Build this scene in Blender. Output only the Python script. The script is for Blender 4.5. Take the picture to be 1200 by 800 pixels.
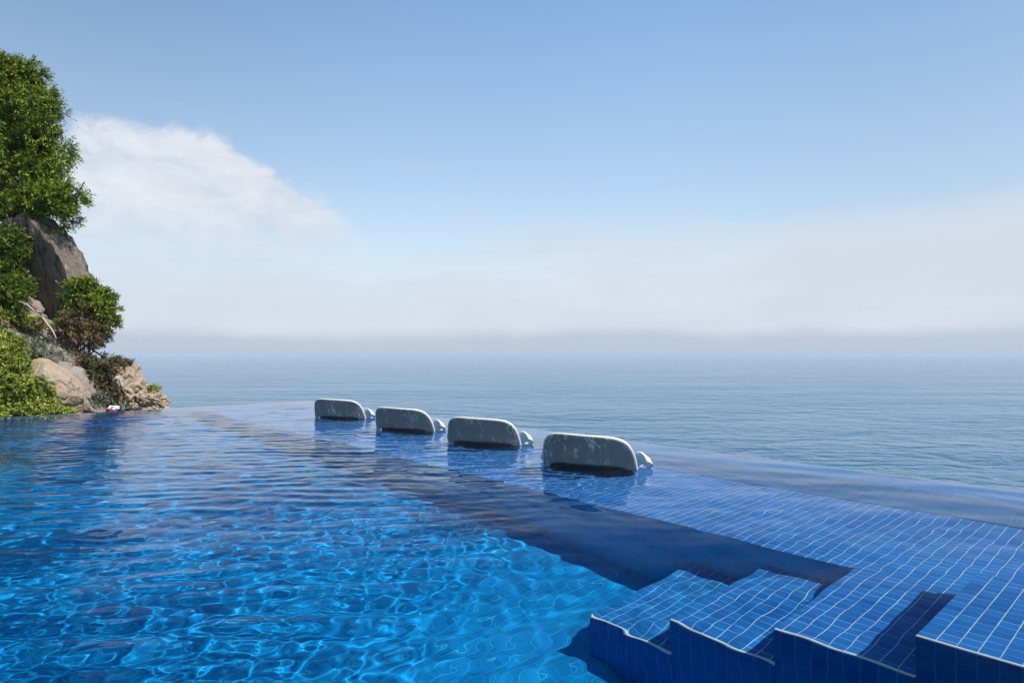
import bpy, bmesh, math, random
import numpy as np
from mathutils import Vector, Matrix, noise

random.seed(7)
rng = np.random.default_rng(7)
R = math.radians
for o in list(bpy.data.objects):
    bpy.data.objects.remove(o)
S = bpy.context.scene
COL = S.collection

# ------------------------------------------------------------------ camera
CAM_H = 0.95
cam = bpy.data.cameras.new('camera')
camo = bpy.data.objects.new('camera', cam)
COL.objects.link(camo)
camo.location = (0, 0, CAM_H)
camo.rotation_euler = (R(90), 0, 0)
cam.sensor_width = 36.0
cam.lens = 36.0 * 740 / 1200
cam.shift_y = 13 / 1200
cam.clip_start = 0.05
cam.clip_end = 60000
S.camera = camo

# ------------------------------------------------------------------ sun + sky
SUN_EL = R(57.5)
SUN_XY = Vector((0.927, -0.375)).normalized()
SUN_AZ = math.atan2(SUN_XY.x, SUN_XY.y)          # clockwise from +Y
sun_l = bpy.data.lights.new('sun', 'SUN')
sun_l.energy = 3.6
sun_l.angle = R(0.5)
sun_l.color = (1.0, 0.95, 0.87)
sun_l.cycles.is_caustics_light = True
sun = bpy.data.objects.new('sun', sun_l)
COL.objects.link(sun)
sd = Vector((SUN_XY.x * math.cos(SUN_EL), SUN_XY.y * math.cos(SUN_EL), math.sin(SUN_EL)))
sun.rotation_euler = sd.to_track_quat('Z', 'Y').to_euler()
sun.location = sd * 50


class NT:
    """small helper to write node trees"""
    def __init__(self, tree):
        self.t = tree
        self.n = tree.nodes
        self.n.clear()

    def node(self, kind, **kw):
        nd = self.n.new(kind)
        for k, v in kw.items():
            setattr(nd, k, v)
        return nd

    def put(self, sock, v):
        if isinstance(v, bpy.types.NodeSocket):
            self.t.links.new(v, sock)
        elif v is not None:
            if isinstance(v, (tuple, list)) and len(v) == 3 and sock.type == 'RGBA':
                v = (*v, 1)
            sock.default_value = v

    def math(self, op, a, b=None, c=None, clamp=False):
        nd = self.node('ShaderNodeMath', operation=op, use_clamp=clamp)
        self.put(nd.inputs[0], a)
        self.put(nd.inputs[1], b)
        self.put(nd.inputs[2], c)
        return nd.outputs[0]

    def vmath(self, op, a, b=None):
        nd = self.node('ShaderNodeVectorMath', operation=op)
        self.put(nd.inputs[0], a)
        self.put(nd.inputs[1], b)
        return nd.outputs[0]

    def smooth(self, v, lo, hi, a=0.0, b=1.0):
        nd = self.node('ShaderNodeMapRange', interpolation_type='SMOOTHSTEP')
        self.put(nd.inputs[0], v)
        nd.inputs[1].default_value = lo
        nd.inputs[2].default_value = hi
        nd.inputs[3].default_value = a
        nd.inputs[4].default_value = b
        return nd.outputs[0]

    def noise(self, vec, scale, detail=4, rough=0.55, dist=0.0, lac=2.0, kind=None):
        nd = self.node('ShaderNodeTexNoise')
        self.put(nd.inputs['Vector'], vec)
        nd.inputs['Scale'].default_value = scale
        nd.inputs['Detail'].default_value = detail
        nd.inputs['Roughness'].default_value = rough
        nd.inputs['Distortion'].default_value = dist
        nd.inputs['Lacunarity'].default_value = lac
        return nd.outputs['Fac']

    def mix(self, f, a, b, mode='MIX'):
        nd = self.node('ShaderNodeMix', data_type='RGBA', blend_type=mode)
        self.put(nd.inputs[0], f)
        self.put(nd.inputs[6], a)
        self.put(nd.inputs[7], b)
        return nd.outputs[2]

    def xyz(self, x, y, z):
        nd = self.node('ShaderNodeCombineXYZ')
        self.put(nd.inputs[0], x)
        self.put(nd.inputs[1], y)
        self.put(nd.inputs[2], z)
        return nd.outputs[0]

    def sep(self, v):
        nd = self.node('ShaderNodeSeparateXYZ')
        self.put(nd.inputs[0], v)
        return nd.outputs

    def bump(self, h, strength=0.3, dist=0.02):
        nd = self.node('ShaderNodeBump')
        self.put(nd.inputs['Height'], h)
        self.put(nd.inputs['Strength'], strength)
        nd.inputs['Distance'].default_value = dist
        return nd.outputs[0]

    def out(self, surf=None, vol=None):
        nd = self.node('ShaderNodeOutputMaterial')
        if surf is not None:
            self.put(nd.inputs['Surface'], surf)
        if vol is not None:
            self.put(nd.inputs['Volume'], vol)


# world: Nishita sky with soft cloud and fog-bank patterns in direction space
W = bpy.data.worlds.new('World')
S.world = W
W.use_nodes = True
w = NT(W.node_tree)
tc = w.node('ShaderNodeTexCoord')
sky = w.node('ShaderNodeTexSky', sky_type='NISHITA')
sky.sun_disc = False
sky.sun_elevation = SUN_EL
sky.sun_rotation = SUN_AZ
sky.air_density = 1.0
sky.dust_density = 0.4
sky.ozone_density = 1.6
dx, dy, dz = w.sep(tc.outputs['Generated'])
az = w.math('MULTIPLY', w.math('ARCTAN2', dx, dy), 180 / math.pi)        # degrees, + right
el = w.math('MULTIPLY', w.math('ARCSINE', dz), 180 / math.pi)
pv = w.xyz(w.math('MULTIPLY', az, 0.045), w.math('MULTIPLY', el, 0.13), 3.1)
wob = w.noise(pv, 1.5, 6, 0.6, 0.3)
wob2 = w.noise(w.xyz(w.math('MULTIPLY', az, 0.10), w.math('MULTIPLY', el, 0.22), 8.3), 1.6, 7, 0.62, 0.4)
els = w.math('ADD', el, w.math('MULTIPLY', w.math('SUBTRACT', wob, 0.5), 9.0))
# general whitening towards the horizon
band = w.math('MULTIPLY', w.smooth(els, 2.0, 13.5, 1.0, 0.0), 0.86)
veil = w.math('MULTIPLY', w.smooth(el, 5.0, 34.0, 1.0, 0.0), 0.34)
# flat cloud deck, stronger to the right
deck = w.math('MULTIPLY', w.smooth(w.math('ADD', els, w.math('MULTIPLY', az, -0.045)), 6.0, 11.5, 1.0, 0.0), w.smooth(az, -18, 18, 0.35, 0.9))
# puffy cloud at the left
ca = w.math('DIVIDE', w.math('ADD', az, 29.0), 13.0)
top = w.math('SUBTRACT', 17.9, w.math('MULTIPLY', w.math('MULTIPLY', ca, ca), 5.0))
top = w.math('ADD', top, w.math('MULTIPLY', w.math('SUBTRACT', wob2, 0.5), 6.0))
ctop = w.smooth(w.math('SUBTRACT', top, el), -0.2, 1.5)
cbot = w.smooth(w.math('ADD', el, w.math('MULTIPLY', w.math('SUBTRACT', wob, 0.5), 5.0)), 7.0, 12.0)
cful = w.math('MULTIPLY', w.math('MULTIPLY', ctop, cbot), w.smooth(wob2, 0.25, 0.5, 0.62, 1.0))
cful = w.math('MULTIPLY', cful, w.smooth(az, -19, -10, 0.95, 0.0))
wisp = w.noise(w.xyz(w.math('MULTIPLY', az, 0.035), w.math('MULTIPLY', el, 0.35), 1.7), 1.3, 5, 0.6, 0.5)
wispm = w.math('MULTIPLY', w.smooth(wisp, 0.56, 0.8), w.smooth(el, 22, 8, 0.0, 0.5))
up = w.math('GREATER_THAN', el, -2.0)
HAZE_COL = (2.85, 3.14, 3.58)
skyc = w.mix(1.0, sky.outputs[0], w.mix(w.smooth(el, 10, 27), (0.93, 0.905, 0.83), (0.87, 0.965, 0.95)), 'MULTIPLY')
skyc = w.mix(1.0, skyc, w.mix(w.smooth(w.math('ABSOLUTE', az), 6, 42), (1, 1, 1), (0.79, 0.79, 0.79)), 'MULTIPLY')  # sky dims towards both sides of the view, a lens vignette painted in
c = w.mix(veil, skyc, HAZE_COL)
c = w.mix(band, c, HAZE_COL)
c = w.mix(deck, c, w.mix(w.smooth(wob, 0.35, 0.7), (2.90, 3.18, 3.60), (3.14, 3.38, 3.76)))
c = w.mix(wispm, c, (2.9, 3.2, 3.6))
c = w.mix(cful, c, w.mix(w.smooth(wob2, 0.3, 0.7), (2.95, 3.2, 3.58), (3.65, 3.76, 4.05)))
fogb = w.smooth(w.math('ADD', el, w.math('MULTIPLY', w.math('SUBTRACT', wob, 0.5), 2.2)), 0.9, 2.4, 0.8, 0.0)
c = w.mix(fogb, c, (2.08, 2.50, 3.0))
bg = w.node('ShaderNodeBackground')
w.put(bg.inputs[0], c)
bg.inputs[1].default_value = 0.15
wo = w.node('ShaderNodeOutputWorld')
w.put(wo.inputs[0], bg.outputs[0])
W.cycles.sampling_method = 'MANUAL'
W.cycles.sample_map_resolution = 1024

S.view_settings.view_transform = 'Standard'
S.view_settings.look = 'None'
S.view_settings.exposure = 0.6
S.view_settings.gamma = 1.0
S.view_settings.use_curve_mapping = False
cy = S.cycles
cy.use_denoising = True
cy.caustics_refractive = True
cy.caustics_reflective = False
cy.max_bounces = 10
cy.transmission_bounces = 8
cy.transparent_max_bounces = 8
cy.volume_bounces = 1
cy.blur_glossy = 0.0
cy.sample_clamp_indirect = 6.0
cy.use_adaptive_sampling = False

# ------------------------------------------------------------------ pool frame: x = s (along the infinity edge, towards the right),
# y = -t (t grows from the edge into the pool), z = 0 at the water
ORI = Vector((-235 / 740 * CAM_H * 740 / 56, CAM_H * 740 / 56, 0))
ROT = -math.atan2(0.736, 0.677)
CR, SR = math.cos(ROT), math.sin(ROT)


def P(s, t, z=0.0):
    return Vector((ORI.x + CR * s + SR * t, ORI.y + SR * s - CR * t, z))


def ST(x, y):
    vx, vy = x - ORI.x, y - ORI.y
    return CR * vx + SR * vy, SR * vx - CR * vy


def V(px, py, d):
    """point seen at photo pixel px, py from the camera at depth d"""
    return Vector(((px - 600) / 740 * d, d, CAM_H + (413 - py) / 740 * d))


def link(name, me, mat=None, parent=None, loc=None, rotz=None, smooth=False):
    o = bpy.data.objects.new(name, me)
    COL.objects.link(o)
    if mat is not None:
        for m in (mat if isinstance(mat, (list, tuple)) else [mat]):
            me.materials.append(m)
    if parent is not None:
        o.parent = parent
    if loc is not None:
        o.location = loc
    if rotz is not None:
        o.rotation_euler = (0, 0, rotz)
    if smooth:
        me.polygons.foreach_set('use_smooth', [True] * len(me.polygons))
    return o


def from_bm(name, bm, mat=None, parent=None, loc=None, rotz=None, smooth=False):
    me = bpy.data.meshes.new(name)
    bm.normal_update()
    bm.to_mesh(me)
    bm.free()
    return link(name, me, mat, parent, loc, rotz, smooth)


def from_np(name, verts, faces, mat=None, parent=None, loc=None, rotz=None, smooth=False, attr=None):
    """verts (n,3), faces (m,4) or (m,3)"""
    me = bpy.data.meshes.new(name)
    n, (m, k) = len(verts), faces.shape
    me.vertices.add(n)
    me.vertices.foreach_set('co', np.ascontiguousarray(verts, dtype=np.float32).ravel())
    me.loops.add(m * k)
    me.loops.foreach_set('vertex_index', np.ascontiguousarray(faces, dtype=np.int32).ravel())
    me.polygons.add(m)
    me.polygons.foreach_set('loop_start', np.arange(0, m * k, k, dtype=np.int32))
    me.update(calc_edges=True)
    if attr is not None:
        for an, av in attr.items():
            a = me.attributes.new(an, 'FLOAT', 'FACE')
            a.data.foreach_set('value', np.asarray(av, dtype=np.float32))
    me.validate()
    return link(name, me, mat, parent, loc, rotz, smooth)


def empty(name, loc=(0, 0, 0), rotz=0.0):
    o = bpy.data.objects.new(name, None)
    COL.objects.link(o)
    o.location = loc
    o.rotation_euler = (0, 0, rotz)
    o.empty_display_size = 0.2
    return o


def tag(o, label=None, cat=None, group=None, kind=None):
    if label:
        o['label'] = label
    if cat:
        o['category'] = cat
    if group:
        o['group'] = group
    if kind:
        o['kind'] = kind
    return o


def new_mat(name):
    m = bpy.data.materials.new(name)
    m.use_nodes = True
    return m, NT(m.node_tree)


def principled(t, base, rough=0.5, spec=0.5, normal=None, **kw):
    b = t.node('ShaderNodeBsdfPrincipled')
    t.put(b.inputs['Base Color'], base)
    t.put(b.inputs['Roughness'], rough)
    t.put(b.inputs['Specular IOR Level'], spec)
    if normal is not None:
        t.put(b.inputs['Normal'], normal)
    for k, v in kw.items():
        t.put(b.inputs[k], v)
    return b.outputs[0]


# ------------------------------------------------------------------ materials: pool
def tile_mat(name, dark, light, grout, seed, gw=0.020, deep=None):
    """glass mosaic in running bond; UV in metres (u along the continuous joints)"""
    m, t = new_mat(name)
    uv = t.node('ShaderNodeUVMap').outputs[0]
    T = 0.0573
    u, v, _ = t.sep(uv)
    vs = t.math('DIVIDE', v, T)
    row = t.math('FLOOR', vs)
    wn = t.node('ShaderNodeTexWhiteNoise', noise_dimensions='1D')
    t.put(wn.inputs['W'], t.math('ADD', row, seed))
    us = t.math('ADD', t.math('DIVIDE', u, T), t.math('MULTIPLY', wn.outputs[0], 1.0))
    col_i = t.math('FLOOR', us)
    fu = t.math('FRACT', us)
    fv = t.math('FRACT', vs)
    eu = t.math('MINIMUM', fu, t.math('SUBTRACT', 1.0, fu))
    ev = t.math('MINIMUM', fv, t.math('SUBTRACT', 1.0, fv))
    gv = t.smooth(ev, gw, gw * 2.0, 1.0, 0.0)
    gu = t.math('MULTIPLY', t.smooth(eu, 0.020, 0.042, 1.0, 0.0), 0.65)
    # some cross joints are filled darker than others
    wj = t.node('ShaderNodeTexWhiteNoise', noise_dimensions='2D')
    t.put(wj.inputs['Vector'], t.xyz(t.math('FLOOR', t.math('ADD', us, 0.5)), row, 0))
    gu = t.math('MULTIPLY', gu, t.smooth(wj.outputs[0], 0.1, 0.9, 0.25, 1.0))
    g = t.math('MAXIMUM', gv, gu)
    wear = t.noise(t.xyz(u, v, 2.0), 7.0, 5, 0.65)
    g = t.math('MULTIPLY', g, t.smooth(wear, 0.32, 0.62, 0.45, 1.0))
    wt = t.node('ShaderNodeTexWhiteNoise', noise_dimensions='2D')
    t.put(wt.inputs['Vector'], t.xyz(col_i, row, 0))
    fine = t.noise(t.xyz(t.math('MULTIPLY', u, 1.0), t.math('MULTIPLY', v, 1.0), 0), 90, 3, 0.6)
    f = t.math('ADD', t.math('MULTIPLY', wt.outputs[0], 0.7), t.math('MULTIPLY', fine, 0.3))
    base = t.mix(f, dark, light)
    blot = t.noise(t.xyz(u, v, 0), 1.3, 4, 0.6)
    base = t.mix(t.smooth(blot, 0.3, 0.75, 0.0, 0.5), base, (light[0] * 1.3 + .01, light[1] * 1.25, light[2] * 1.1))
    base = t.mix(g, base, grout)
    if deep:                                  # water absorption painted in: tiles darken towards the far end
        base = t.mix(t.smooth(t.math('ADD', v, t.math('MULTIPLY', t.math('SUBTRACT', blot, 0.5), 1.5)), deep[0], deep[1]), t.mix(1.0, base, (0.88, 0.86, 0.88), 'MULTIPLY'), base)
    nrm = t.bump(t.math('SUBTRACT', 1.0, g), 0.35, 0.004)
    t.out(principled(t, base, 0.4, 0.06, nrm))
    return m


M = {}
M['tile'] = tile_mat('blue_mosaic', (0.010, 0.092, 0.31), (0.023, 0.165, 0.47), (0.50, 0.61, 0.72), 3.0)
M['tile_side'] = tile_mat('blue_mosaic_riser', (0.002, 0.10, 0.36), (0.005, 0.17, 0.50), (0.09, 0.34, 0.60), 11.0)  # bluer copy for upright faces, missing underwater bounce light put into the colour
M['tile_deep'] = tile_mat('azure_mosaic_absorption_tint', (0.001, 0.125, 0.34), (0.003, 0.21, 0.52), (0.03, 0.38, 0.62), 5.0, 0.02, deep=(3.5, 9.0))  # floor tiles coloured azure to stand in for light absorbed by the water
M['tile_wall'] = tile_mat('azure_mosaic_wall_bounce_tint', (0.001, 0.31, 0.60), (0.003, 0.44, 0.80), (0.03, 0.50, 0.80), 17.0)  # brightened wall tiles stand in for bounce light missing in the shade
M['tile_mid'] = tile_mat('blue_mosaic_depth_tint', (0.005, 0.09, 0.31), (0.013, 0.15, 0.44), (0.44, 0.62, 0.74), 23.0)
M['tile_low'] = tile_mat('azure_mosaic_depth_tint', (0.003, 0.09, 0.30), (0.008, 0.15, 0.42), (0.32, 0.55, 0.68), 29.0)
M['tile_cope'] = tile_mat('coping_mosaic', (0.012, 0.105, 0.31), (0.026, 0.17, 0.44), (0.12, 0.26, 0.48), 41.0, 0.02)
m, t = new_mat('white_grout')
t.out(principled(t, (0.72, 0.72, 0.70), 0.7, 0.3))
M['grout'] = m

m, t = new_mat('pool_water')
fr = t.node('ShaderNodeFresnel')
fr.inputs['IOR'].default_value = 1.333
rf = t.node('ShaderNodeBsdfRefraction')
rf.inputs['Color'].default_value = (0.90, 0.98, 1.0, 1)
rf.inputs['Roughness'].default_value = 0.0
rf.inputs['IOR'].default_value = 1.333
gl = t.node('ShaderNodeBsdfGlossy')
gl.inputs['Color'].default_value = (1, 1, 1, 1)
gl.inputs['Roughness'].default_value = 0.0
mx = t.node('ShaderNodeMixShader')
t.put(mx.inputs[0], t.math('MULTIPLY', fr.outputs[0], t.smooth(fr.outputs[0], 0.07, 0.46)))      # seen through a polarising filter
t.put(mx.inputs[1], rf.outputs[0])
t.put(mx.inputs[2], gl.outputs[0])
t.out(mx.outputs[0])
M['water'] = m

# ------------------------------------------------------------------ pool basin
S0, S1 = -0.0, 14.0          # extent along the edge
T1 = 6.4
ZF = -1.36                   # floor
ZS = -0.36                   # shelf and second tread
FILM = 0.012


def tile_box(bm, s0, s1, t0, t1, z0, z1, skip=''):
    """axis-aligned block in the pool frame, UVs in metres, material 0 on top, 1 on sides"""
    uvl = bm.loops.layers.uv.verify()
    x0, x1, y0, y1 = s0, s1, -t1, -t0
    vs = [bm.verts.new(c) for c in ((x0, y0, z0), (x1, y0, z0), (x1, y1, z0), (x0, y1, z0), (x0, y0, z1), (x1, y0, z1), (x1, y1, z1), (x0, y1, z1))]
    fs = dict(b=(3, 2, 1, 0), t=(4, 5, 6, 7), n=(0, 1, 5, 4), e=(1, 2, 6, 5), f=(2, 3, 7, 6), w=(3, 0, 4, 7))
    for k, idx in fs.items():
        if k in skip:
            continue
        f = bm.faces.new([vs[i] for i in idx])
        f.material_index = 0 if k == 't' else 1
        for lp in f.loops:
            x, y, z = lp.vert.co
            lp[uvl].uv = (-y, x) if k in 'tb' else ((z, x) if k in 'nf' else (z, -y))


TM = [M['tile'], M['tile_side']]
POOL = dict(loc=ORI, rotz=ROT)
OBJ_RECV = []


def pool_block(name, boxes, parent=None, bevel=0.0, mats=None):
    bm = bmesh.new()
    for b in boxes:
        tile_box(bm, *b)
    if bevel:
        ed = [e for e in bm.edges if len(e.link_faces) == 2]
        bmesh.ops.bevel(bm, geom=ed, offset=bevel, segments=2, profile=0.6, affect='EDGES')
    o = from_bm(name, bm, mats or TM, parent, **(POOL if parent is None else {}))
    OBJ_RECV.append(o)
    return o


COPE = 0.80
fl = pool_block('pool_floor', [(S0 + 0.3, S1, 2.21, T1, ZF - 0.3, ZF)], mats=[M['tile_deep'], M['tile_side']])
tag(fl, kind='structure')
sh = pool_block('pool_shelf', [(S0 + 0.303, S1, 0.848, 2.21, -2.2, ZS)], bevel=0.006, mats=[M['tile'], M['tile_wall']])
tag(sh, 'shallow blue tiled shelf under the row of white chairs', 'pool shelf')
bm = bmesh.new()
uvl = bm.loops.layers.uv.verify()
prof = [(0.0, -3.4), (0.0, -FILM - 0.010), (0.010, -FILM), (0.47, -FILM), (0.52, -FILM - 0.012), (0.83, ZS + 0.004), (0.845, -3.4)]
plen = [0.0]
for k in range(1, len(prof)):
    plen.append(plen[-1] + math.hypot(prof[k][0] - prof[k - 1][0], prof[k][1] - prof[k - 1][1]))
va = [[bm.verts.new((x, -p[0], p[1])) for p in prof] for x in (S0, S1)]
for k in range(len(prof) - 1):
    f = bm.faces.new((va[0][k], va[1][k], va[1][k + 1], va[0][k + 1]))
    f.material_index = 1 if k in (0, len(prof) - 2) else 0
    for lp, uvv in zip(f.loops, ((plen[k], S0), (plen[k], S1), (plen[k + 1], S1), (plen[k + 1], S0))):
        lp[uvl].uv = uvv
bm.faces.new(va[0][::-1])
bm.faces.new(va[1])
bmesh.ops.recalc_face_normals(bm, faces=bm.faces)
w1 = from_bm('pool_wall', bm, [M['tile_cope'], M['tile_side']], **POOL)
OBJ_RECV.append(w1)
tag(w1, 'long blue tiled infinity edge wall along the sea side', 'pool wall')
w2 = pool_block('pool_wall', [(S0, S0 + 0.3, 0.848, T1 + 0.3, -3.4, -FILM)], bevel=0.008, mats=[M['tile_cope'], M['tile_side']])
tag(w2, 'short blue tiled end wall of the pool in front of the rocks', 'pool wall')
STEPS = [(11.29, 12.30, -0.022), (10.80, 11.29, ZS), (10.33, 10.80, -0.66), (9.86, 10.33, -0.96)]
st = empty('pool_steps', ORI, ROT)
st.location = P(10.8, 2.7, ZF)
tag(st, 'blue tiled steps going down into the pool beside the shelf', 'pool steps')
mw = Matrix.Translation(P(10.8, 2.7, ZF)) @ Matrix.Rotation(ROT, 4, 'Z')
mp = Matrix.Translation(ORI) @ Matrix.Rotation(ROT, 4, 'Z')
for (a, b, z) in STEPS:
    bm = bmesh.new()
    tile_box(bm, a, b - 0.003, 2.213, 3.11, ZF + 0.003, z)
    nose = [e for e in bm.edges if all(abs(v.co.z - z) < 1e-5 and abs(v.co.y + 3.11) < 1e-5 for v in e.verts)]
    bmesh.ops.bevel(bm, geom=nose, offset=0.010, segments=2, profile=0.6, affect='EDGES', material=2)
    tm_ = M['tile'] if z > -0.5 else M['tile_mid' if z > -0.8 else 'tile_low']  # lower treads have underwater light absorption painted into their tile colour
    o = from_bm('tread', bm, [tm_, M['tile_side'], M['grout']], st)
    o.matrix_local = mw.inverted() @ mp
    OBJ_RECV.append(o)
# landing and deck behind / beside the camera (outside the frame, closes the pool)
m, t = new_mat('deck_stone')
ob = t.node('ShaderNodeTexCoord').outputs['Object']
n1 = t.noise(ob, 6, 6, 0.6)
t.out(principled(t, t.mix(n1, (0.30, 0.27, 0.23), (0.42, 0.39, 0.34)), 0.8, 0.3, t.bump(t.noise(ob, 60, 4), 0.2, 0.004)))
M['deck'] = m
bm = bmesh.new()
tile_box(bm, 12.303, S1, 2.213, T1, -2.0, 0.10)
tile_box(bm, S0 - 0.0, S1 + 5, T1 + 0.303, T1 + 5, -2.0, 0.10)
tile_box(bm, S0 + 0.303, S1 + 5, T1, T1 + 0.3, -2.0, 0.104)
tile_box(bm, S1, S1 + 5, -0.0, T1 - 0.003, -2.0, 0.102)
dk = from_bm('pool_deck', bm, [M['deck'], M['deck']], **POOL)
tag(dk, kind='structure')

# ------------------------------------------------------------------ pool water (closed body, rippled top)
gs = np.concatenate([np.arange(-0.006, 7.3, 0.030), np.arange(7.3, 12.0, 0.0125), np.arange(12.0, S1 + 0.08, 0.05)])
gt = np.concatenate([np.arange(-0.006, 2.1, 0.024), np.arange(2.1, T1 + 0.06, 0.0135)])
ns, nt_ = len(gs), len(gt)
SS, TT = np.meshgrid(gs, gt, indexing='ij')
XX = ORI.x + CR * SS + SR * TT
YY = ORI.y + SR * SS - CR * TT


def smoothstep(a, b, x):
    q = np.clip((x - a) / (b - a), 0, 1)
    return q * q * (3 - 2 * q)


def waves(seed, n, lmin, lmax, slope, th0, spread):
    """sum of sines, world xy; slope = rms slope"""
    r = np.random.default_rng(seed)
    H = np.zeros_like(SS)
    wx = XX + 0.10 * np.sin(YY * 1.3 + 1) + 0.06 * np.sin(YY * 3.1 + XX * 1.7)
    wy = YY + 0.10 * np.sin(XX * 1.1 + 2) + 0.05 * np.sin(XX * 2.7 - YY * 2.2)
    for i in range(n):
        lam = lmin * (lmax / lmin) ** r.random()
        th = th0 + spread * r.normal()
        k = 2 * math.pi / lam
        a = slope / k * math.sqrt(2 / n)
        H += a * np.sin(k * (math.cos(th) * wx + math.sin(th) * wy) + r.random() * 6.283)
    return H


edge_t = np.minimum(TT, SS + 0.1)
calm_edge = smoothstep(0.35, 1.6, edge_t)
right = smoothstep(6.0, 8.9, SS - 1.05 * (TT - 1.4))         # 1 = calm shelf and steps
patch = 0.75 + 0.35 * np.sin(SS * 0.9 + 0.7 * TT) * np.sin(TT * 1.15 - 0.35 * SS + 1.0)
near = smoothstep(7.0, 8.6, SS) * smoothstep(2.0, 2.9, TT)
H = waves(1, 46, 0.13, 0.28, 0.070, R(97), 0.20) * patch * (1 - 0.40 * near)
H += waves(2, 40, 0.075, 0.16, 0.036, R(92), 0.6) * patch * (1 - 0.45 * near)
H += waves(7, 60, 0.06, 0.13, 0.022, R(70), 1.5) * near * (1.0 + 0.4 * np.sin(SS * 2.3 + TT * 1.1) * np.sin(TT * 2.9 - SS))
amp = (0.04 + 0.96 * calm_edge) * (1 - 0.87 * right)
H = H * amp
H += waves(3, 30, 0.12, 0.40, 0.022, R(60), 1.6) * (0.35 + 0.65 * calm_edge) * (1 - 0.42 * right)
H += waves(4, 16, 0.5, 1.6, 0.010, R(95), 0.4) * calm_edge
# long low swells running over the edge at the sea side
H += waves(6, 18, 0.35, 0.9, 0.016, R(75), 0.25) * smoothstep(7, 9.5, SS) * (1 - smoothstep(0.7, 1.6, TT))
# small splashing round the chairs
for cs, ct in ((3.57, 1.25), (5.42, 1.35), (6.97, 1.385), (8.57, 1.59)):
    dd = np.sqrt((SS - cs - 0.1) ** 2 + (TT - ct - 0.35) ** 2)
    H += waves(int(cs * 10), 24, 0.07, 0.2, 0.055, R(80), 0.9) * np.exp(-(dd / 0.55) ** 2)
tread1 = smoothstep(11.05, 11.4, SS) * smoothstep(2.0, 2.3, TT) * (1 - smoothstep(3.0, 3.4, TT))
H *= (1 - 0.55 * tread1)
H -= 0.009 * (1 - smoothstep(0.0, 0.075, np.minimum(TT, SS)))  # rolls over the edge
top = np.stack([SS, -TT, H], -1).reshape(-1, 3)
idx = np.arange(ns * nt_).reshape(ns, nt_)
q = np.stack([idx[:-1, :-1], idx[:-1, 1:], idx[1:, 1:], idx[1:, :-1]], -1).reshape(-1, 4)
# skirt and bottom
ring = np.concatenate([idx[:, 0], idx[-1, 1:], idx[-2::-1, -1], idx[0, -2:0:-1]])
nv = len(top)
low = top[ring].copy()
low[:, 2] = -1.9
rn = len(ring)
lowi = nv + np.arange(rn)
sk = np.stack([ring, lowi, np.roll(lowi, -1), np.roll(ring, -1)], -1)
cen = np.array([[S1 / 2, -T1 / 2, -1.9]])
verts = np.concatenate([top, low, cen])
bt = np.stack([lowi, np.full(rn, nv + rn), np.full(rn, nv + rn), np.roll(lowi, -1)], -1)
me = bpy.data.meshes.new('pool_water')
faces = [tuple(f) for f in q] + [tuple(f) for f in sk] + [(int(lowi[i]), nv + rn, int(lowi[(i + 1) % rn])) for i in range(rn)]
me.from_pydata(verts.tolist(), [], faces)
me.update()
b_ = bmesh.new()
b_.from_mesh(me)
bmesh.ops.recalc_face_normals(b_, faces=b_.faces)
for f in b_.faces:
    f.smooth = abs(f.normal.z) > 0.5
for e in b_.edges:
    if len(e.link_faces) == 2 and e.link_faces[0].smooth != e.link_faces[1].smooth:
        e.smooth = False
b_.to_mesh(me)
b_.free()
wat = link('pool_water', me, M['water'], **POOL)
tag(wat, kind='structure')
wat.cycles.is_caustics_caster = True
for o in OBJ_RECV:
    o.cycles.is_caustics_receiver = True

# ------------------------------------------------------------------ sea
SEA_Z = -36.0
m, t = new_mat('sea_water')
ob = t.node('ShaderNodeTexCoord').outputs['Object']
x_, y_, z_ = t.sep(ob)
w1_ = t.noise(t.xyz(t.math('MULTIPLY', x_, 0.75), y_, 0), 0.075, 3, 0.55, 0.5)
w2_ = t.noise(t.xyz(t.math('MULTIPLY', x_, 0.55), y_, 4.0), 0.42, 3, 0.6, 0.3)
w3_ = t.noise(t.xyz(t.math('MULTIPLY', x_, 0.5), y_, 9.0), 0.022, 4, 0.5)
hh = t.math('ADD', t.math('MULTIPLY', w1_, 5.4), t.math('MULTIPLY', w2_, 0.9))
hh = t.math('MULTIPLY', hh, t.smooth(w3_, 0.3, 0.7, 0.8, 1.3))
w4_ = t.noise(t.xyz(t.math('MULTIPLY', x_, 0.25), y_, 2.0), 0.012, 4, 0.55, 0.6)
hh = t.math('MULTIPLY', hh, t.smooth(w4_, 0.35, 0.65, 0.6, 1.25))
nrm = t.bump(hh, 1.0, 1.0)
t.out(principled(t, (0.006, 0.085, 0.165), 0.05, 0.5, nrm, IOR=1.333))
M['sea'] = m
nr, na = 60, 96
rad = np.concatenate([[0.0], np.geomspace(8, 9000, nr)])
ang = np.linspace(0, 2 * math.pi, na, endpoint=False)
vv = [(0, 0, 0)] + [(r * math.cos(a), r * math.sin(a), 0) for r in rad[1:] for a in ang]
ff = [(0, 1 + i, 1 + (i + 1) % na) for i in range(na)]
for k in range(nr - 1):
    for i in range(na):
        a, b = 1 + k * na, 1 + (k + 1) * na
        ff.append((a + i, b + i, b + (i + 1) % na, a + (i + 1) % na))
me = bpy.data.meshes.new('sea')
me.from_pydata(vv, [], ff)
me.update()
sea = link('sea', me, M['sea'], loc=(0, 0, SEA_Z))
tag(sea, kind='structure')

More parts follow.
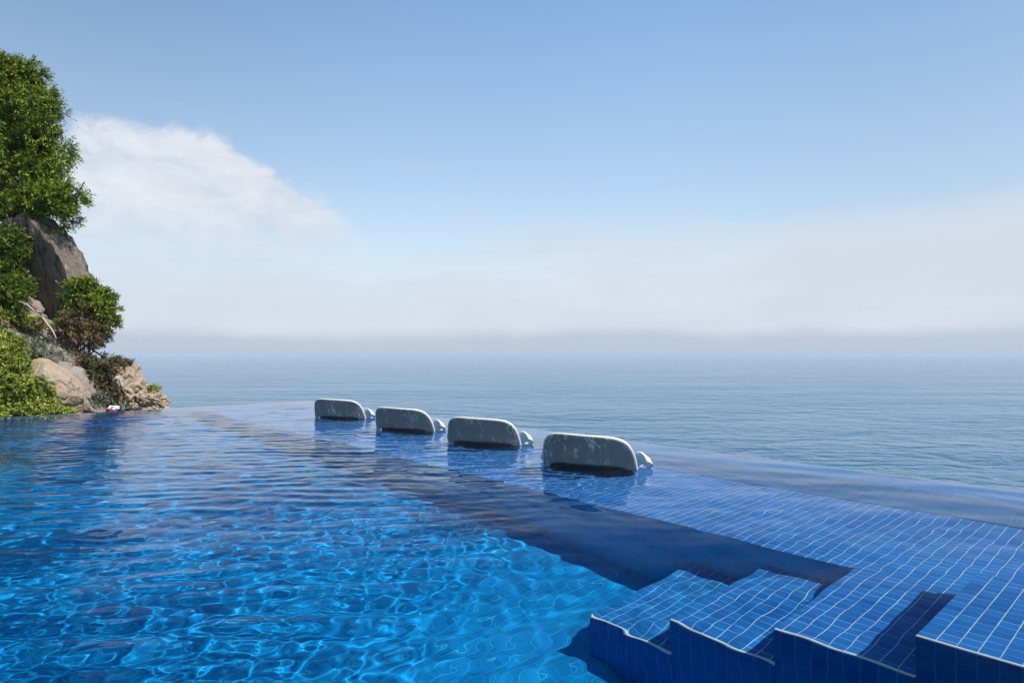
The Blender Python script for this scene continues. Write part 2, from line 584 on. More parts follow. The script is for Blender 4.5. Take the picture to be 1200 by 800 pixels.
# ------------------------------------------------------------------ haze
m, t = new_mat('haze')
pvn = t.node('ShaderNodeVolumePrincipled')
pvn.inputs['Color'].default_value = (0.68, 0.755, 0.80, 1)
pvn.inputs['Density'].default_value = 0.0003
pvn.inputs['Anisotropy'].default_value = 0.0
t.out(None, pvn.outputs[0])
bm = bmesh.new()
bmesh.ops.create_cube(bm, size=1.0)
for v in bm.verts:
    v.co = Vector((v.co.x * 19000, v.co.y * 19000, (SEA_Z - 1) if v.co.z < 0 else 10.0))
hz = from_bm('haze', bm, m)
tag(hz, kind='stuff')

# ------------------------------------------------------------------ hillside under the rocks and below the pool
def hill(s, t):
    f = np.interp(t, [-30, 0, 1.2, 1.9, 2.4, 3.2, 4.0, 5.0, 7.0, 10, 20, 45], [-40, -5, -3.4, -1.0, -0.35, 0.35, 1.1, 1.9, 3.2, 5.0, 8, 9])
    rise = np.clip((-1.5 - s) / 2.2, 0, 1)
    h = -1.4 + (f + 1.4) * rise
    h = np.where(f < -1.4, np.minimum(f, -1.4), h)
    h = h - np.clip(-6.0 - s, 0, None) * 1.35 + np.clip(t - 6, 0, 8) * 0.0
    inside = (s > -0.25)
    h = np.where(inside, np.where(t < 0.2, -5 + np.minimum(t, 0) * 1.25, -5.0), h)
    h = np.where(inside & (t > 12), -0.4 + (t - 12) * 0.05, h)
    return np.maximum(h, SEA_Z - 3)


gs2 = np.concatenate([np.linspace(-45, -9, 24), np.linspace(-8.6, 0.4, 60), np.linspace(1, 40, 30)])
gt2 = np.concatenate([np.linspace(-40, -1, 30), np.linspace(-0.6, 9, 64), np.linspace(9.6, 45, 26)])
A2, B2 = np.meshgrid(gs2, gt2, indexing='ij')
Z2 = hill(A2, B2)
for i in range(A2.shape[0]):
    for j in range(A2.shape[1]):
        p = Vector((A2[i, j] * 0.9, B2[i, j] * 0.9, 0))
        if A2[i, j] < -0.3 or B2[i, j] < -0.3:
            Z2[i, j] += 0.5 * noise.fractal(p, 1.0, 2.0, 5) * (0.5 if A2[i, j] > -8 else 1.6)
v2 = np.stack([A2, -B2, Z2], -1).reshape(-1, 3)
n0, n1_ = A2.shape
ix = np.arange(n0 * n1_).reshape(n0, n1_)
q2 = np.stack([ix[:-1, :-1], ix[:-1, 1:], ix[1:, 1:], ix[1:, :-1]], -1).reshape(-1, 4)[:, ::-1]


def rock_mat(name, c0, c1, c2, streak=0.0, lichen=0.3, sc=1.0):
    m, t = new_mat(name)
    ob = t.node('ShaderNodeTexCoord').outputs['Object']
    n1 = t.noise(ob, 2.2 * sc, 8, 0.65, 0.4)
    n2 = t.noise(ob, 9 * sc, 8, 0.7)
    n3 = t.noise(ob, 42 * sc, 4, 0.7)
    base = t.mix(t.smooth(n1, 0.35, 0.65), c0, c1)
    base = t.mix(t.smooth(n2, 0.45, 0.72), base, c2)
    x, y, z = t.sep(ob)
    if streak:
        sv = t.noise(t.xyz(t.math('MULTIPLY', x, 5.0), t.math('MULTIPLY', y, 5.0), t.math('MULTIPLY', z, 0.35)), 1.6, 6, 0.65, 0.3)
        base = t.mix(t.math('MULTIPLY', t.smooth(sv, 0.48, 0.66), streak), base, (0.05, 0.045, 0.04))
        sw = t.noise(t.xyz(t.math('MULTIPLY', x, 6.0), t.math('MULTIPLY', y, 6.0), t.math('ADD', t.math('MULTIPLY', z, 0.3), 7.0)), 1.6, 6, 0.65, 0.3)
        base = t.mix(t.math('MULTIPLY', t.smooth(sw, 0.55, 0.7), streak * 0.6), base, (0.38, 0.36, 0.33))
    base = t.mix(t.math('MULTIPLY', t.smooth(n3, 0.55, 0.75), lichen), base, (0.10, 0.09, 0.075))
    vor = t.node('ShaderNodeTexVoronoi', feature='DISTANCE_TO_EDGE')
    t.put(vor.inputs['Vector'], t.vmath('ADD', ob, t.xyz(t.math('MULTIPLY', n1, 0.5), t.math('MULTIPLY', n2, 0.3), 0)))
    vor.inputs['Scale'].default_value = 1.7 * sc
    crack = t.smooth(vor.outputs['Distance'], 0.0, 0.035, 1.0, 0.0)
    crack = t.math('MULTIPLY', crack, t.smooth(n1, 0.5, 0.66, 0.0, 0.6))
    hgt = t.math('ADD', t.math('ADD', t.math('MULTIPLY', n2, 0.8), t.math('MULTIPLY', n3, 0.35)), t.math('MULTIPLY', crack, -0.9))
    t.out(principled(t, base, 0.9, 0.2, t.bump(hgt, 1.0, 0.09)))
    return m


M['granite'] = rock_mat('weathered_granite', (0.165, 0.15, 0.135), (0.24, 0.205, 0.17), (0.36, 0.24, 0.14), 0.95, 0.35)
M['tanrock'] = rock_mat('tan_rock', (0.50, 0.39, 0.27), (0.58, 0.48, 0.36), (0.54, 0.35, 0.21), 0.15, 0.3, 1.4)
M['greyrock'] = rock_mat('grey_rock', (0.46, 0.40, 0.34), (0.34, 0.29, 0.25), (0.52, 0.40, 0.29), 0.2, 0.4, 1.6)
M['earth'] = rock_mat('hillside_earth', (0.17, 0.12, 0.08), (0.25, 0.19, 0.13), (0.30, 0.25, 0.19), 0.0, 0.5, 0.8)
hs = from_np('hillside', v2, q2, M['earth'], **POOL, smooth=True)
tag(hs, kind='structure')


def rock(name, c, r, mat, label, cat, seed=0, rough=0.22, sub=5, tilt=(0, 0, 0), freq=1.1, facet=0.5, cuts=(), groove=0.0):
    bm = bmesh.new()
    bmesh.ops.create_icosphere(bm, subdivisions=sub, radius=1.0)
    sv = Vector((seed * 3.1, seed * 1.7, seed * 0.9))
    rot = Matrix.Rotation(R(tilt[2]), 3, 'Z') @ Matrix.Rotation(R(tilt[1]), 3, 'Y') @ Matrix.Rotation(R(tilt[0]), 3, 'X')
    # a few chopping planes give broken faces
    rr = random.Random(seed)
    planes = []
    for _ in range(int(9 * facet + 2)):
        d = Vector((rr.gauss(0, 1), rr.gauss(0, 1), rr.gauss(0, 0.8))).normalized()
        planes.append((d, rr.uniform(0.74, 0.95)))
    for v in bm.verts:
        p = v.co.copy()
        for d, k in planes:
            e = p.dot(d) - k
            if e > 0:
                p -= d * e * 0.85
        for d, k in cuts:
            e = p.dot(Vector(d).normalized()) - k
            if e > 0:
                p -= Vector(d).normalized() * e * 0.94
        n = noise.fractal(p * freq + sv, 1.0, 2.0, 6)
        rg = 1 - abs(noise.noise(p * freq * 1.6 + sv * 2))
        nn = 1 + rough * n - rough * 0.55 * max(0, rg - 0.86) / 0.14
        if groove:
            gn = abs(noise.fractal(Vector((p.x * 4.5, p.y * 4.5, p.z * 0.5)) + sv, 1.0, 2.0, 4))
            nn -= groove * max(0, 0.35 - gn)
        p *= nn
        p = rot @ Vector((p.x * r[0], p.y * r[1], p.z * r[2]))
        v.co = p
    o = from_bm(name, bm, mat, loc=c, smooth=True)
    tag(o, label, cat)
    return o


rock('boulder', V(44, 335, 13.6), (1.15, 1.0, 1.6), M['granite'], 'tall streaked granite boulder below the conifer crown', 'boulder', 3, 0.07, 6, (0, 0, 0), 0.9, 0.1, cuts=(((0.85, -0.05, 0.52), 0.62), ((-0.18, -0.93, -0.32), 0.08)), groove=0.16)
rock('rock', V(62, 455, 11.4), (0.66, 0.5, 0.40), M['tanrock'], 'smooth tan slab of rock beside the light green shrub', 'rock', 5, 0.10, 6, (0, 50, 10), 1.0, 0.4)
rock('rock', V(97, 458, 11.9), (0.66, 0.45, 0.27), M['greyrock'], 'pale grey sloping slab between the tan slab and the dry low bush', 'rock', 8, 0.18, 6, (0, 52, 0), 1.3, 0.7, groove=0.12)
rock('rock', V(80, 428, 12.2), (0.55, 0.4, 0.2), M['greyrock'], 'narrow fissured grey slab above the pale grey sloping slab', 'rock', 9, 0.2, 5, (0, 50, 15), 1.5, 0.8, groove=0.15)
rock('rock', V(147, 455, 12.5), (0.36, 0.5, 0.50), M['tanrock'], 'rough upright tan rock above the dark hollow at the end of the headland', 'rock', 12, 0.30, 6, (0, 8, 30), 1.7, 0.9, groove=0.12)
rock('rock', V(170, 473, 12.7), (0.42, 0.5, 0.34), M['tanrock'], 'low blocky rock at the sea end of the headland', 'rock', 17, 0.28, 6, (0, 20, 50), 1.7, 0.9, groove=0.12)
rock('rock', V(128, 490, 12.2), (0.80, 0.4, 0.16), M['tanrock'], 'flat stone ledge just beyond the pool edge under the hollow', 'rock', 21, 0.2, 5, (0, 4, 10), 1.6, 0.8)
rock('rock', V(50, 388, 12.9), (0.55, 0.4, 0.26), M['greyrock'], 'broken grey slab between the tall boulder and the dry bush', 'rock', 25, 0.25, 6, (0, 45, 0), 1.6, 0.9, groove=0.15)
rock('rock', V(30, 414, 12.2), (0.5, 0.4, 0.26), M['greyrock'], 'grey rock behind the top of the light green shrub', 'rock', 29, 0.25, 5, (0, 40, 0), 1.6, 0.9, groove=0.12)
rock('rock', V(72, 405, 12.7), (0.36, 0.3, 0.17), M['greyrock'], 'small jagged grey rock beneath the dry bush', 'rock', 33, 0.3, 5, (0, 52, 0), 1.8, 0.9, groove=0.15)
rock('rock', V(18, 372, 13.2), (0.5, 0.5, 0.5), M['greyrock'], 'shaded rock under the drooping conifer branches', 'rock', 37, 0.25, 5, (0, 20, 0), 1.4, 0.9)

# ------------------------------------------------------------------ foliage
def leaf_mat(name, dark, mid, light, dry=(0.12, 0.07, 0.04)):
    m, t = new_mat(name)
    at = t.node('ShaderNodeAttribute', attribute_name='tint')
    ad = t.node('ShaderNodeAttribute', attribute_name='dry')
    v = at.outputs['Fac']
    c = t.mix(t.smooth(v, 0.0, 0.55), dark, mid)
    c = t.mix(t.smooth(v, 0.55, 1.0), c, light)
    c = t.mix(ad.outputs['Fac'], c, t.mix(v, dry, (dry[0] * 2.0, dry[1] * 1.9, dry[2] * 1.8)))
    b = principled(t, c, 0.55, 0.25)
    tr = t.node('ShaderNodeBsdfTranslucent')
    t.put(tr.inputs['Color'], t.mix(0.5, c, light))
    mx = t.node('ShaderNodeMixShader')
    mx.inputs[0].default_value = 0.12
    t.put(mx.inputs[1], b)
    t.put(mx.inputs[2], tr.outputs[0])
    t.out(mx.outputs[0])
    return m


M['conifer'] = leaf_mat('conifer_green', (0.014, 0.036, 0.005), (0.085, 0.145, 0.010), (0.33, 0.39, 0.03), (0.15, 0.10, 0.06))
M['conifer_d'] = leaf_mat('conifer_dark', (0.014, 0.035, 0.006), (0.06, 0.10, 0.010), (0.26, 0.31, 0.02))
M['shrub'] = leaf_mat('shrub_yellow_green', (0.035, 0.06, 0.010), (0.18, 0.23, 0.025), (0.46, 0.48, 0.10))
M['scrub'] = leaf_mat('scrub_olive', (0.035, 0.05, 0.018), (0.07, 0.085, 0.03), (0.13, 0.13, 0.06), (0.10, 0.055, 0.035))
M['sage'] = leaf_mat('sage_grey_green', (0.09, 0.11, 0.07), (0.16, 0.18, 0.12), (0.28, 0.29, 0.20))
m, t = new_mat('bark')
ob = t.node('ShaderNodeTexCoord').outputs['Object']
x, y, z = t.sep(ob)
bn = t.noise(t.xyz(t.math('MULTIPLY', x, 9), t.math('MULTIPLY', y, 9), t.math('MULTIPLY', z, 1.8)), 2.0, 6, 0.65)
t.out(principled(t, t.mix(bn, (0.06, 0.045, 0.035), (0.20, 0.16, 0.13)), 0.9, 0.2, t.bump(bn, 0.8, 0.02)))
M['bark'] = m
m, t = new_mat('bleached_wood')
t.out(principled(t, (0.42, 0.36, 0.29), 0.85, 0.2))
M['deadwood'] = m


def unit(a):
    return a / np.maximum(np.linalg.norm(a, axis=-1, keepdims=True), 1e-9)


def foliage(name, lobes, mat, parent, tufts, twigs, leaves, twig_len, leaf_len, leaf_w, up=0.25, seed=0, dry=None, core=0.0, spread=0.75, origin=(0, 0, 0), tint_c=0.5, clump=0.0, clump_n=9):
    """lobes: list of (centre, (rx, ry, rz)); tufts sit on and inside the lobes and carry twigs of leaf faces"""
    r = np.random.default_rng(seed)
    if clump:
        small = []
        for (c0, rr0) in lobes:
            c0, rr0 = np.array(tuple(c0)), np.array(rr0)
            m_ = max(4, int(clump_n * (rr0.prod() ** (1 / 3) / clump) ** 1.6))
            for _ in range(m_):
                d0 = unit(r.normal(size=3) + np.array([0, 0, 0.25]))
                k0 = clump * (0.6 + 0.8 * r.random())
                small.append((c0 + d0 * np.maximum(rr0 - k0 * 0.8, 0.05) * (0.85 + 0.2 * r.random()), (k0 * 1.25, k0 * 1.25, k0 * 0.75)))
        lobes = small
    vol = np.array([l[1][0] * l[1][1] + l[1][1] * l[1][2] + l[1][0] * l[1][2] for l in lobes])
    which = r.choice(len(lobes), size=tufts, p=vol / vol.sum())
    C_ = np.array([tuple(l[0]) for l in lobes])[which]
    RR = np.array([l[1] for l in lobes])[which]
    d = unit(r.normal(size=(tufts, 3)))
    rad = 1 - 0.42 * r.random((tufts, 1)) ** 1.6
    bump = 1 + 0.16 * np.sin(d[:, :1] * 7 + which[:, None]) * np.sin(d[:, 1:2] * 6 + 1.3 * which[:, None]) + 0.10 * np.sin(d[:, 2:3] * 11 + which[:, None])
    pos = C_ + d * RR * rad * bump
    outd = unit(d / RR * RR.mean() * 1.2 + np.array([0, 0, up]) + 0.25 * r.normal(size=(tufts, 3)))
    tint_t = np.clip(tint_c + 0.16 * r.normal(size=tufts), 0, 1)
    # twigs
    td = unit(outd[:, None, :] + spread * r.normal(size=(tufts, twigs, 3)))
    tl = twig_len * (0.55 + 0.75 * r.random((tufts, twigs, 1)))
    k = (np.arange(leaves) + 0.5) / leaves
    # leaf base positions along the twig, with a droop
    base = pos[:, None, None, :] + td[:, :, None, :] * (tl[:, :, None, :] * k[None, None, :, None])
    base[..., 2] -= 0.18 * twig_len * (k ** 2)[None, None, :]
    ld = unit(td[:, :, None, :] + 0.85 * r.normal(size=(tufts, twigs, leaves, 3)))
    # leaf faces look outwards from their clump, so that each clump has a sunny and a shaded side
    nn = outd[:, None, None, :] + np.array([0, 0, 0.2]) + 0.42 * r.normal(size=ld.shape)
    nn = unit(nn - ld * (nn * ld).sum(-1, keepdims=True))
    sd_ = unit(np.cross(ld, nn))
    L = leaf_len * (0.6 + 0.8 * r.random(base.shape[:3] + (1,)))
    Wd = leaf_w * (0.6 + 0.8 * r.random(base.shape[:3] + (1,)))
    p0 = base
    p1 = base + ld * L * 0.45 + sd_ * Wd * 0.5 + nn * L * 0.05
    p2 = base + ld * L
    p3 = base + ld * L * 0.45 - sd_ * Wd * 0.5 + nn * L * 0.05
    vts = np.stack([p0, p1, p2, p3], 3).reshape(-1, 3) - np.array(origin)
    n = len(vts) // 4
    fcs = np.arange(n * 4).reshape(n, 4)
    tint = np.clip(tint_t[:, None, None] + 0.62 * (k[None, None, :] - 0.48) + 0.12 * r.normal(size=base.shape[:3]), 0, 1).ravel()  # old inner growth dark, tips bright; also paints self-shadowing into each tuft
    if dry is None:
        dv = np.zeros(n)
    else:
        dv = np.repeat(np.clip(dry(pos, r), 0, 1), twigs * leaves)
    return from_np(name, vts, fcs, mat, parent, attr=dict(tint=tint, dry=dv))


def tube(bm, pts, radii, seg=8, cap=True):
    pts = [Vector(p) for p in pts]
    rings = []
    up = Vector((0.13, 0.21, 0.97))
    for i, p in enumerate(pts):
        d = (pts[min(i + 1, len(pts) - 1)] - pts[max(i - 1, 0)]).normalized()
        a = d.cross(up if abs(d.dot(up)) < 0.95 else Vector((1, 0, 0))).normalized()
        b = d.cross(a).normalized()
        rings.append([bm.verts.new(p + (a * math.cos(q) + b * math.sin(q)) * radii[i]) for q in [6.28318 * k / seg for k in range(seg)]])
    for i in range(len(rings) - 1):
        for k in range(seg):
            bm.faces.new((rings[i][k], rings[i][(k + 1) % seg], rings[i + 1][(k + 1) % seg], rings[i + 1][k]))
    if cap:
        bm.faces.new(rings[0][::-1])
        bm.faces.new(rings[-1])


def limb(bm, a, b, r0, r1, n=6, wob=0.08, seed=0):
    rr = random.Random(seed)
    a, b = Vector(a), Vector(b)
    L = (b - a).length
    pts = []
    for i in range(n + 1):
        k = i / n
        p = a.lerp(b, k)
        if 0 < i < n:
            p += Vector((rr.gauss(0, 1), rr.gauss(0, 1), rr.gauss(0, 1))) * wob * L * 0.5
        pts.append(p)
    tube(bm, pts, [r0 + (r1 - r0) * i / n for i in range(n + 1)])


def plant(name, base, label, cat, group=None):
    o = empty(name, base)
    tag(o, label, cat, group)
    return o


# big conifer on top of the boulder
DT = 13.9
tb = V(-95, 330, DT + 0.3)
tr = plant('conifer_tree', tb, 'large dense green conifer crown over the tall boulder', 'tree')
lob = [(V(14, 112, DT), (0.72, 0.9, 0.78)), (V(40, 128, DT - 0.2), (0.40, 0.6, 0.60)), (V(44, 165, DT), (0.50, 0.8, 0.55)),
       (V(8, 180, DT - 0.2), (0.75, 0.9, 0.9)), (V(50, 232, DT - 0.1), (0.50, 0.6, 0.40)), (V(72, 232, DT - 0.2), (0.36, 0.4, 0.26)), (V(15, 236, DT - 0.4), (0.75, 0.7, 0.42)),
       (V(-60, 120, DT + 0.4), (1.0, 1.1, 1.3)), (V(-70, 215, DT + 0.2), (1.2, 1.2, 1.0)), (V(-130, 160, DT + 0.6), (1.2, 1.2, 1.6)), (V(-10, 92, DT + 0.2), (0.7, 0.7, 0.5)),
       (V(24, 84, DT), (0.34, 0.4, 0.34)), (V(50, 200, DT), (0.45, 0.5, 0.4)), (V(62, 252, DT - 0.1), (0.3, 0.4, 0.22))]
foliage('crown', lob, M['conifer'], tr, 5200, 6, 12, 0.18, 0.058, 0.018, up=0.5, seed=11, origin=tb, clump=0.30, spread=0.6, clump_n=6.5)
bm = bmesh.new()
tp = V(-60, 110, DT + 0.3) - tb
limb(bm, (0, 0, -1.0), tp, 0.28, 0.07, 10, 0.05, 1)
for i, (c, rr_) in enumerate(lob):
    s_ = tp * (0.25 + 0.055 * i)
    limb(bm, s_, c - tb, 0.085, 0.02, 6, 0.10, 20 + i)
from_bm('trunk', bm, M['bark'], tr, smooth=True)

# lower dark conifer at the left border
tb = V(-45, 400, 12.9)
t2 = plant('conifer_shrub', tb, 'darker drooping conifer shrub left of the tall boulder', 'shrub')
lob = [(V(-2, 288, 12.8), (0.42, 0.5, 0.42)), (V(-12, 330, 12.7), (0.55, 0.6, 0.55)), (V(6, 342, 12.5), (0.30, 0.4, 0.30)), (V(-8, 375, 12.4), (0.5, 0.5, 0.36)), (V(-50, 330, 12.9), (0.8, 0.8, 1.1))]
foliage('crown', lob, M['conifer_d'], t2, 1200, 6, 12, 0.18, 0.058, 0.019, up=0.1, seed=12, origin=tb, tint_c=0.45, clump=0.2)
bm = bmesh.new()
limb(bm, (0, 0, -0.6), V(-20, 300, 12.8) - tb, 0.10, 0.03, 7, 0.08, 4)
for i, (c, rr_) in enumerate(lob):
    limb(bm, (0.05, 0, 0.1 + 0.15 * i), c - tb, 0.04, 0.012, 5, 0.12, 40 + i)
from_bm('trunk', bm, M['bark'], t2, smooth=True)

# half dry bush on the skyline
tb = V(100, 428, 12.9)
t3 = plant('bush', tb, 'round half dry bush with brown leaves and a green top on the skyline', 'bush')
lob = [(V(100, 352, 12.9), (0.46, 0.45, 0.42)), (V(118, 358, 12.9), (0.30, 0.4, 0.30)), (V(90, 385, 12.7), (0.36, 0.4, 0.42)), (V(108, 392, 12.7), (0.26, 0.35, 0.30)), (V(124, 376, 12.9), (0.22, 0.3, 0.24)), (V(98, 336, 12.9), (0.28, 0.3, 0.18))]
bc = np.array(V(92, 388, 12.5))


def dryfn(p, r):
    q = (p - bc) / np.array([0.48, 0.9, 0.62])
    return 1.15 - 0.9 * np.linalg.norm(q, axis=1) ** 2 + 0.35 * r.normal(size=len(p))


foliage('crown', lob, M['conifer'], t3, 800, 6, 9, 0.11, 0.04, 0.021, up=0.3, seed=13, dry=dryfn, origin=tb, clump=0.14)
bm = bmesh.new()
for i, (c, rr_) in enumerate(lob):
    limb(bm, (0.02 * i - 0.05, 0, -0.25), c - tb, 0.035, 0.01, 6, 0.12, 60 + i)
from_bm('trunk', bm, M['bark'], t3, smooth=True)

# low scrub over the end rock
tb = V(118, 470, 12.3)
t4 = plant('bush', tb, 'low spreading bush of dark green and brown leaves beside the end rock', 'bush')
lob = [(V(108, 430, 12.4), (0.30, 0.4, 0.24)), (V(126, 440, 12.3), (0.32, 0.4, 0.28)), (V(138, 430, 12.5), (0.24, 0.3, 0.16)), (V(112, 452, 12.2), (0.26, 0.3, 0.22)), (V(132, 458, 12.2), (0.20, 0.3, 0.18)), (V(92, 424, 12.5), (0.24, 0.3, 0.16))]
foliage('crown', lob, M['scrub'], t4, 560, 6, 8, 0.11, 0.05, 0.022, up=0.3, seed=14, origin=tb, dry=lambda p, r: 0.35 + 0.5 * r.normal(size=len(p)))
bm = bmesh.new()
for i, (c, rr_) in enumerate(lob):
    limb(bm, (0.03 * i - 0.08, 0, -0.1), c - tb, 0.025, 0.008, 5, 0.12, 80 + i)
from_bm('stem', bm, M['bark'], t4, smooth=True)

# big pale green shrub in front, at the pool's end wall
tb = V(20, 500, 10.6)
t5 = plant('shrub', tb, 'broad light yellow green shrub just beyond the end wall of the pool', 'shrub')
lob = [(V(4, 455, 10.5), (0.40, 0.42, 0.40)), (V(28, 460, 10.6), (0.32, 0.4, 0.34)), (V(46, 480, 10.5), (0.28, 0.3, 0.19)), (V(-3, 420, 10.8), (0.36, 0.4, 0.28)), (V(16, 430, 10.8), (0.26, 0.3, 0.26)), (V(5, 486, 10.3), (0.40, 0.3, 0.16)), (V(58, 489, 10.4), (0.26, 0.3, 0.09)), (V(-40, 455, 10.5), (0.7, 0.6, 0.7)), (V(-8, 402, 11.0), (0.34, 0.4, 0.26))]
foliage('crown', lob, M['shrub'], t5, 2500, 6, 9, 0.085, 0.036, 0.019, up=0.5, seed=15, origin=tb, clump=0.16, clump_n=7)
bm = bmesh.new()
for i, (c, rr_) in enumerate(lob):
    limb(bm, (0.04 * i - 0.15, 0, -0.3), c - tb, 0.03, 0.008, 5, 0.12, 100 + i)
from_bm('stem', bm, M['bark'], t5, smooth=True)

# grey green scrub above it
tb = V(48, 425, 11.9)
t6 = plant('shrub', tb, 'wispy grey green shrub above the smooth tan rock', 'shrub')
lob = [(V(28, 404, 12.0), (0.22, 0.3, 0.13)), (V(45, 412, 11.9), (0.24, 0.3, 0.12)), (V(64, 420, 11.9), (0.2, 0.3, 0.10)), (V(22, 418, 11.7), (0.3, 0.3, 0.15))]
foliage('crown', lob, M['sage'], t6, 330, 5, 8, 0.12, 0.05, 0.012, up=0.6, seed=16, origin=tb)
bm = bmesh.new()
for i, (c, rr_) in enumerate(lob):
    limb(bm, (0.03 * i, 0, -0.1), c - tb, 0.02, 0.006, 5, 0.12, 120 + i)
from_bm('stem', bm, M['bark'], t6, smooth=True)

# small tufts
def tuft(name, c, r, mat, label, cat, n, seed, leaf=(0.06, 0.012), up=0.8):
    o = plant(name, c, label, cat)
    foliage('leaves', [(c, r)], mat, o, n, 5, 6, 0.07, leaf[0], leaf[1], up=up, seed=seed, origin=c)
    bm = bmesh.new()
    limb(bm, (0, 0, -0.1), (0, 0, 0.03), 0.02, 0.01, 3, 0.1, seed)
    from_bm('stem', bm, M['bark'], o, smooth=True)
    return o


tuft('shrub', V(116, 468, 11.9), (0.17, 0.2, 0.12), M['sage'], 'small silvery shrub between the grey rock and the white bundle', 'shrub', 150, 31)
tuft('shrub', V(179, 456, 12.6), (0.07, 0.1, 0.04), M['shrub'], 'tiny bright green plant on the low rock at the sea end', 'plant', 26, 32)
tuft('shrub', V(76, 484, 11.1), (0.14, 0.15, 0.05), M['shrub'], 'small yellow green plant at the foot of the grey rock', 'plant', 60, 33)
tuft('shrub', V(40, 378, 12.5), (0.18, 0.2, 0.07), M['shrub'], 'yellow green spray of leaves under the conifer shrub', 'plant', 60, 34)

# agave rosette
ag = plant('agave', V(143, 481, 12.05), 'pale spiky agave beside the white and red bundle', 'plant')
for i in range(11):
    a = i * 2.399
    e = R(28 + 45 * ((i * 37) % 11) / 11)
    d = Vector((math.cos(a) * math.cos(e), math.sin(a) * math.cos(e), math.sin(e)))
    sdv = Vector((-math.sin(a), math.cos(a), 0))
    nv_ = d.cross(sdv)
    bm = bmesh.new()
    prev = None
    for k in range(6):
        q_ = k / 5
        c_ = d * 0.30 * q_ + Vector((0, 0, -0.05 * q_ * q_))
        w_ = 0.028 * (1 - q_) ** 0.7 + 0.001
        ring_ = [bm.verts.new(c_ + sdv * w_ + nv_ * w_ * 0.35), bm.verts.new(c_ - nv_ * w_ * 0.25), bm.verts.new(c_ - sdv * w_ + nv_ * w_ * 0.35), bm.verts.new(c_ + nv_ * w_ * 0.1)]
        if prev:
            for j in range(4):
                bm.faces.new((prev[j], prev[(j + 1) % 4], ring_[(j + 1) % 4], ring_[j]))
        prev = ring_
    bm.faces.new(prev)
    mt_ = M.get('agave')
    if mt_ is None:
        mt_, t = new_mat('agave_leaf')
        t.out(principled(t, (0.26, 0.30, 0.20), 0.5, 0.4))
        M['agave'] = mt_
    from_bm('leaf', bm, mt_, ag, smooth=True)

# bleached dead branches on the slope
def branch(pts, radii, label):
    bm = bmesh.new()
    p0 = Vector(pts[0])
    tube(bm, [Vector(p) - p0 for p in pts], radii, 7)
    o = from_bm('dead_branch', bm, M['deadwood'], loc=p0, smooth=True)
    tag(o, label, 'branch')


branch([V(50, 372, 12.35), V(56, 380, 12.3), V(62, 388, 12.3), V(66, 397, 12.25)], [0.022, 0.02, 0.018, 0.012], 'bleached dead branch lying on the broken grey rock')
branch([V(22, 353, 12.3), V(32, 357, 12.2), V(40, 364, 12.2), V(48, 366, 12.2)], [0.016, 0.015, 0.012, 0.008], 'thin bare twig sticking out under the conifer shrub')

# crumpled white and red bundle among the rocks
m, t = new_mat('white_cloth')
t.out(principled(t, (0.78, 0.77, 0.75), 0.85, 0.2))
M['cloth'] = m
m, t = new_mat('red_cloth')
t.out(principled(t, (0.30, 0.03, 0.05), 0.85, 0.2))
M['redcloth'] = m


def lump(r, seed, rough):
    bm = bmesh.new()
    bmesh.ops.create_icosphere(bm, subdivisions=4, radius=1)
    for v in bm.verts:
        k = 1 + rough * noise.fractal(v.co * 1.8 + Vector((seed, 0, 0)), 1, 2, 4)
        v.co = Vector((v.co.x * r[0] * k, v.co.y * r[1] * k, v.co.z * r[2] * k))
    return bm


bd = empty('cloth_bundle', V(133, 478, 11.9))
tag(bd, 'small crumpled white and red bundle lying among the rocks', 'bundle')
from_bm('white_cloth', lump((0.10, 0.08, 0.045), 2, 0.5), M['cloth'], bd, smooth=True)
o = from_bm('red_cloth', lump((0.05, 0.06, 0.028), 5, 0.5), M['redcloth'], bd, smooth=True)
o.location = (0.03, -0.09, -0.045)

# ------------------------------------------------------------------ chairs standing in the water
m, t = new_mat('white_gelcoat')
ob = t.node('ShaderNodeTexCoord').outputs['Object']
t.out(principled(t, t.mix(t.noise(ob, 14, 4), (0.74, 0.74, 0.71), (0.82, 0.81, 0.78)), 0.32, 0.5))
M['white'] = m
m, t = new_mat('grey_shell_caustics')
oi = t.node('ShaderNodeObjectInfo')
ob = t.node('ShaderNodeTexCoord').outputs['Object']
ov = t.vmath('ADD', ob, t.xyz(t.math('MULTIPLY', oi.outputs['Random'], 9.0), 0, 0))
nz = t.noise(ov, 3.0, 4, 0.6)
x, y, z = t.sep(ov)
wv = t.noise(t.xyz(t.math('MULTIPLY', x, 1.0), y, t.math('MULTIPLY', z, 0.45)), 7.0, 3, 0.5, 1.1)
caustic = t.smooth(t.math('ABSOLUTE', t.math('SUBTRACT', wv, 0.5)), 0.0, 0.030, 1.0, 0.0)
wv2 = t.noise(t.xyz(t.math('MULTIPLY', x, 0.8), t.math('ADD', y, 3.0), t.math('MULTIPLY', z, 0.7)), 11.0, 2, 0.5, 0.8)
caustic2 = t.smooth(t.math('ABSOLUTE', t.math('SUBTRACT', wv2, 0.52)), 0.0, 0.03, 0.6, 0.0)
vm = t.math('MULTIPLY', t.math('MAXIMUM', caustic, caustic2), t.smooth(t.noise(ov, 4.5, 3), 0.42, 0.66))
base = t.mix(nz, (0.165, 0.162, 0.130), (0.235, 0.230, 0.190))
base = t.mix(t.math('MULTIPLY', vm, 0.9), base, (0.72, 0.69, 0.58))  # bright lines of light reflected off the water, painted onto the backs
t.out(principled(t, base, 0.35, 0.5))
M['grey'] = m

m, t = new_mat('dark_void')  # black that paints the shaded void under the chair backs
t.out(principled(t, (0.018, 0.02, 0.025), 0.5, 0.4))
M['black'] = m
WL = 0.36                                   # water level above the chair's feet
HW = 0.40                                  # half width of the back
BH = 0.275                                  # top of the back above the water


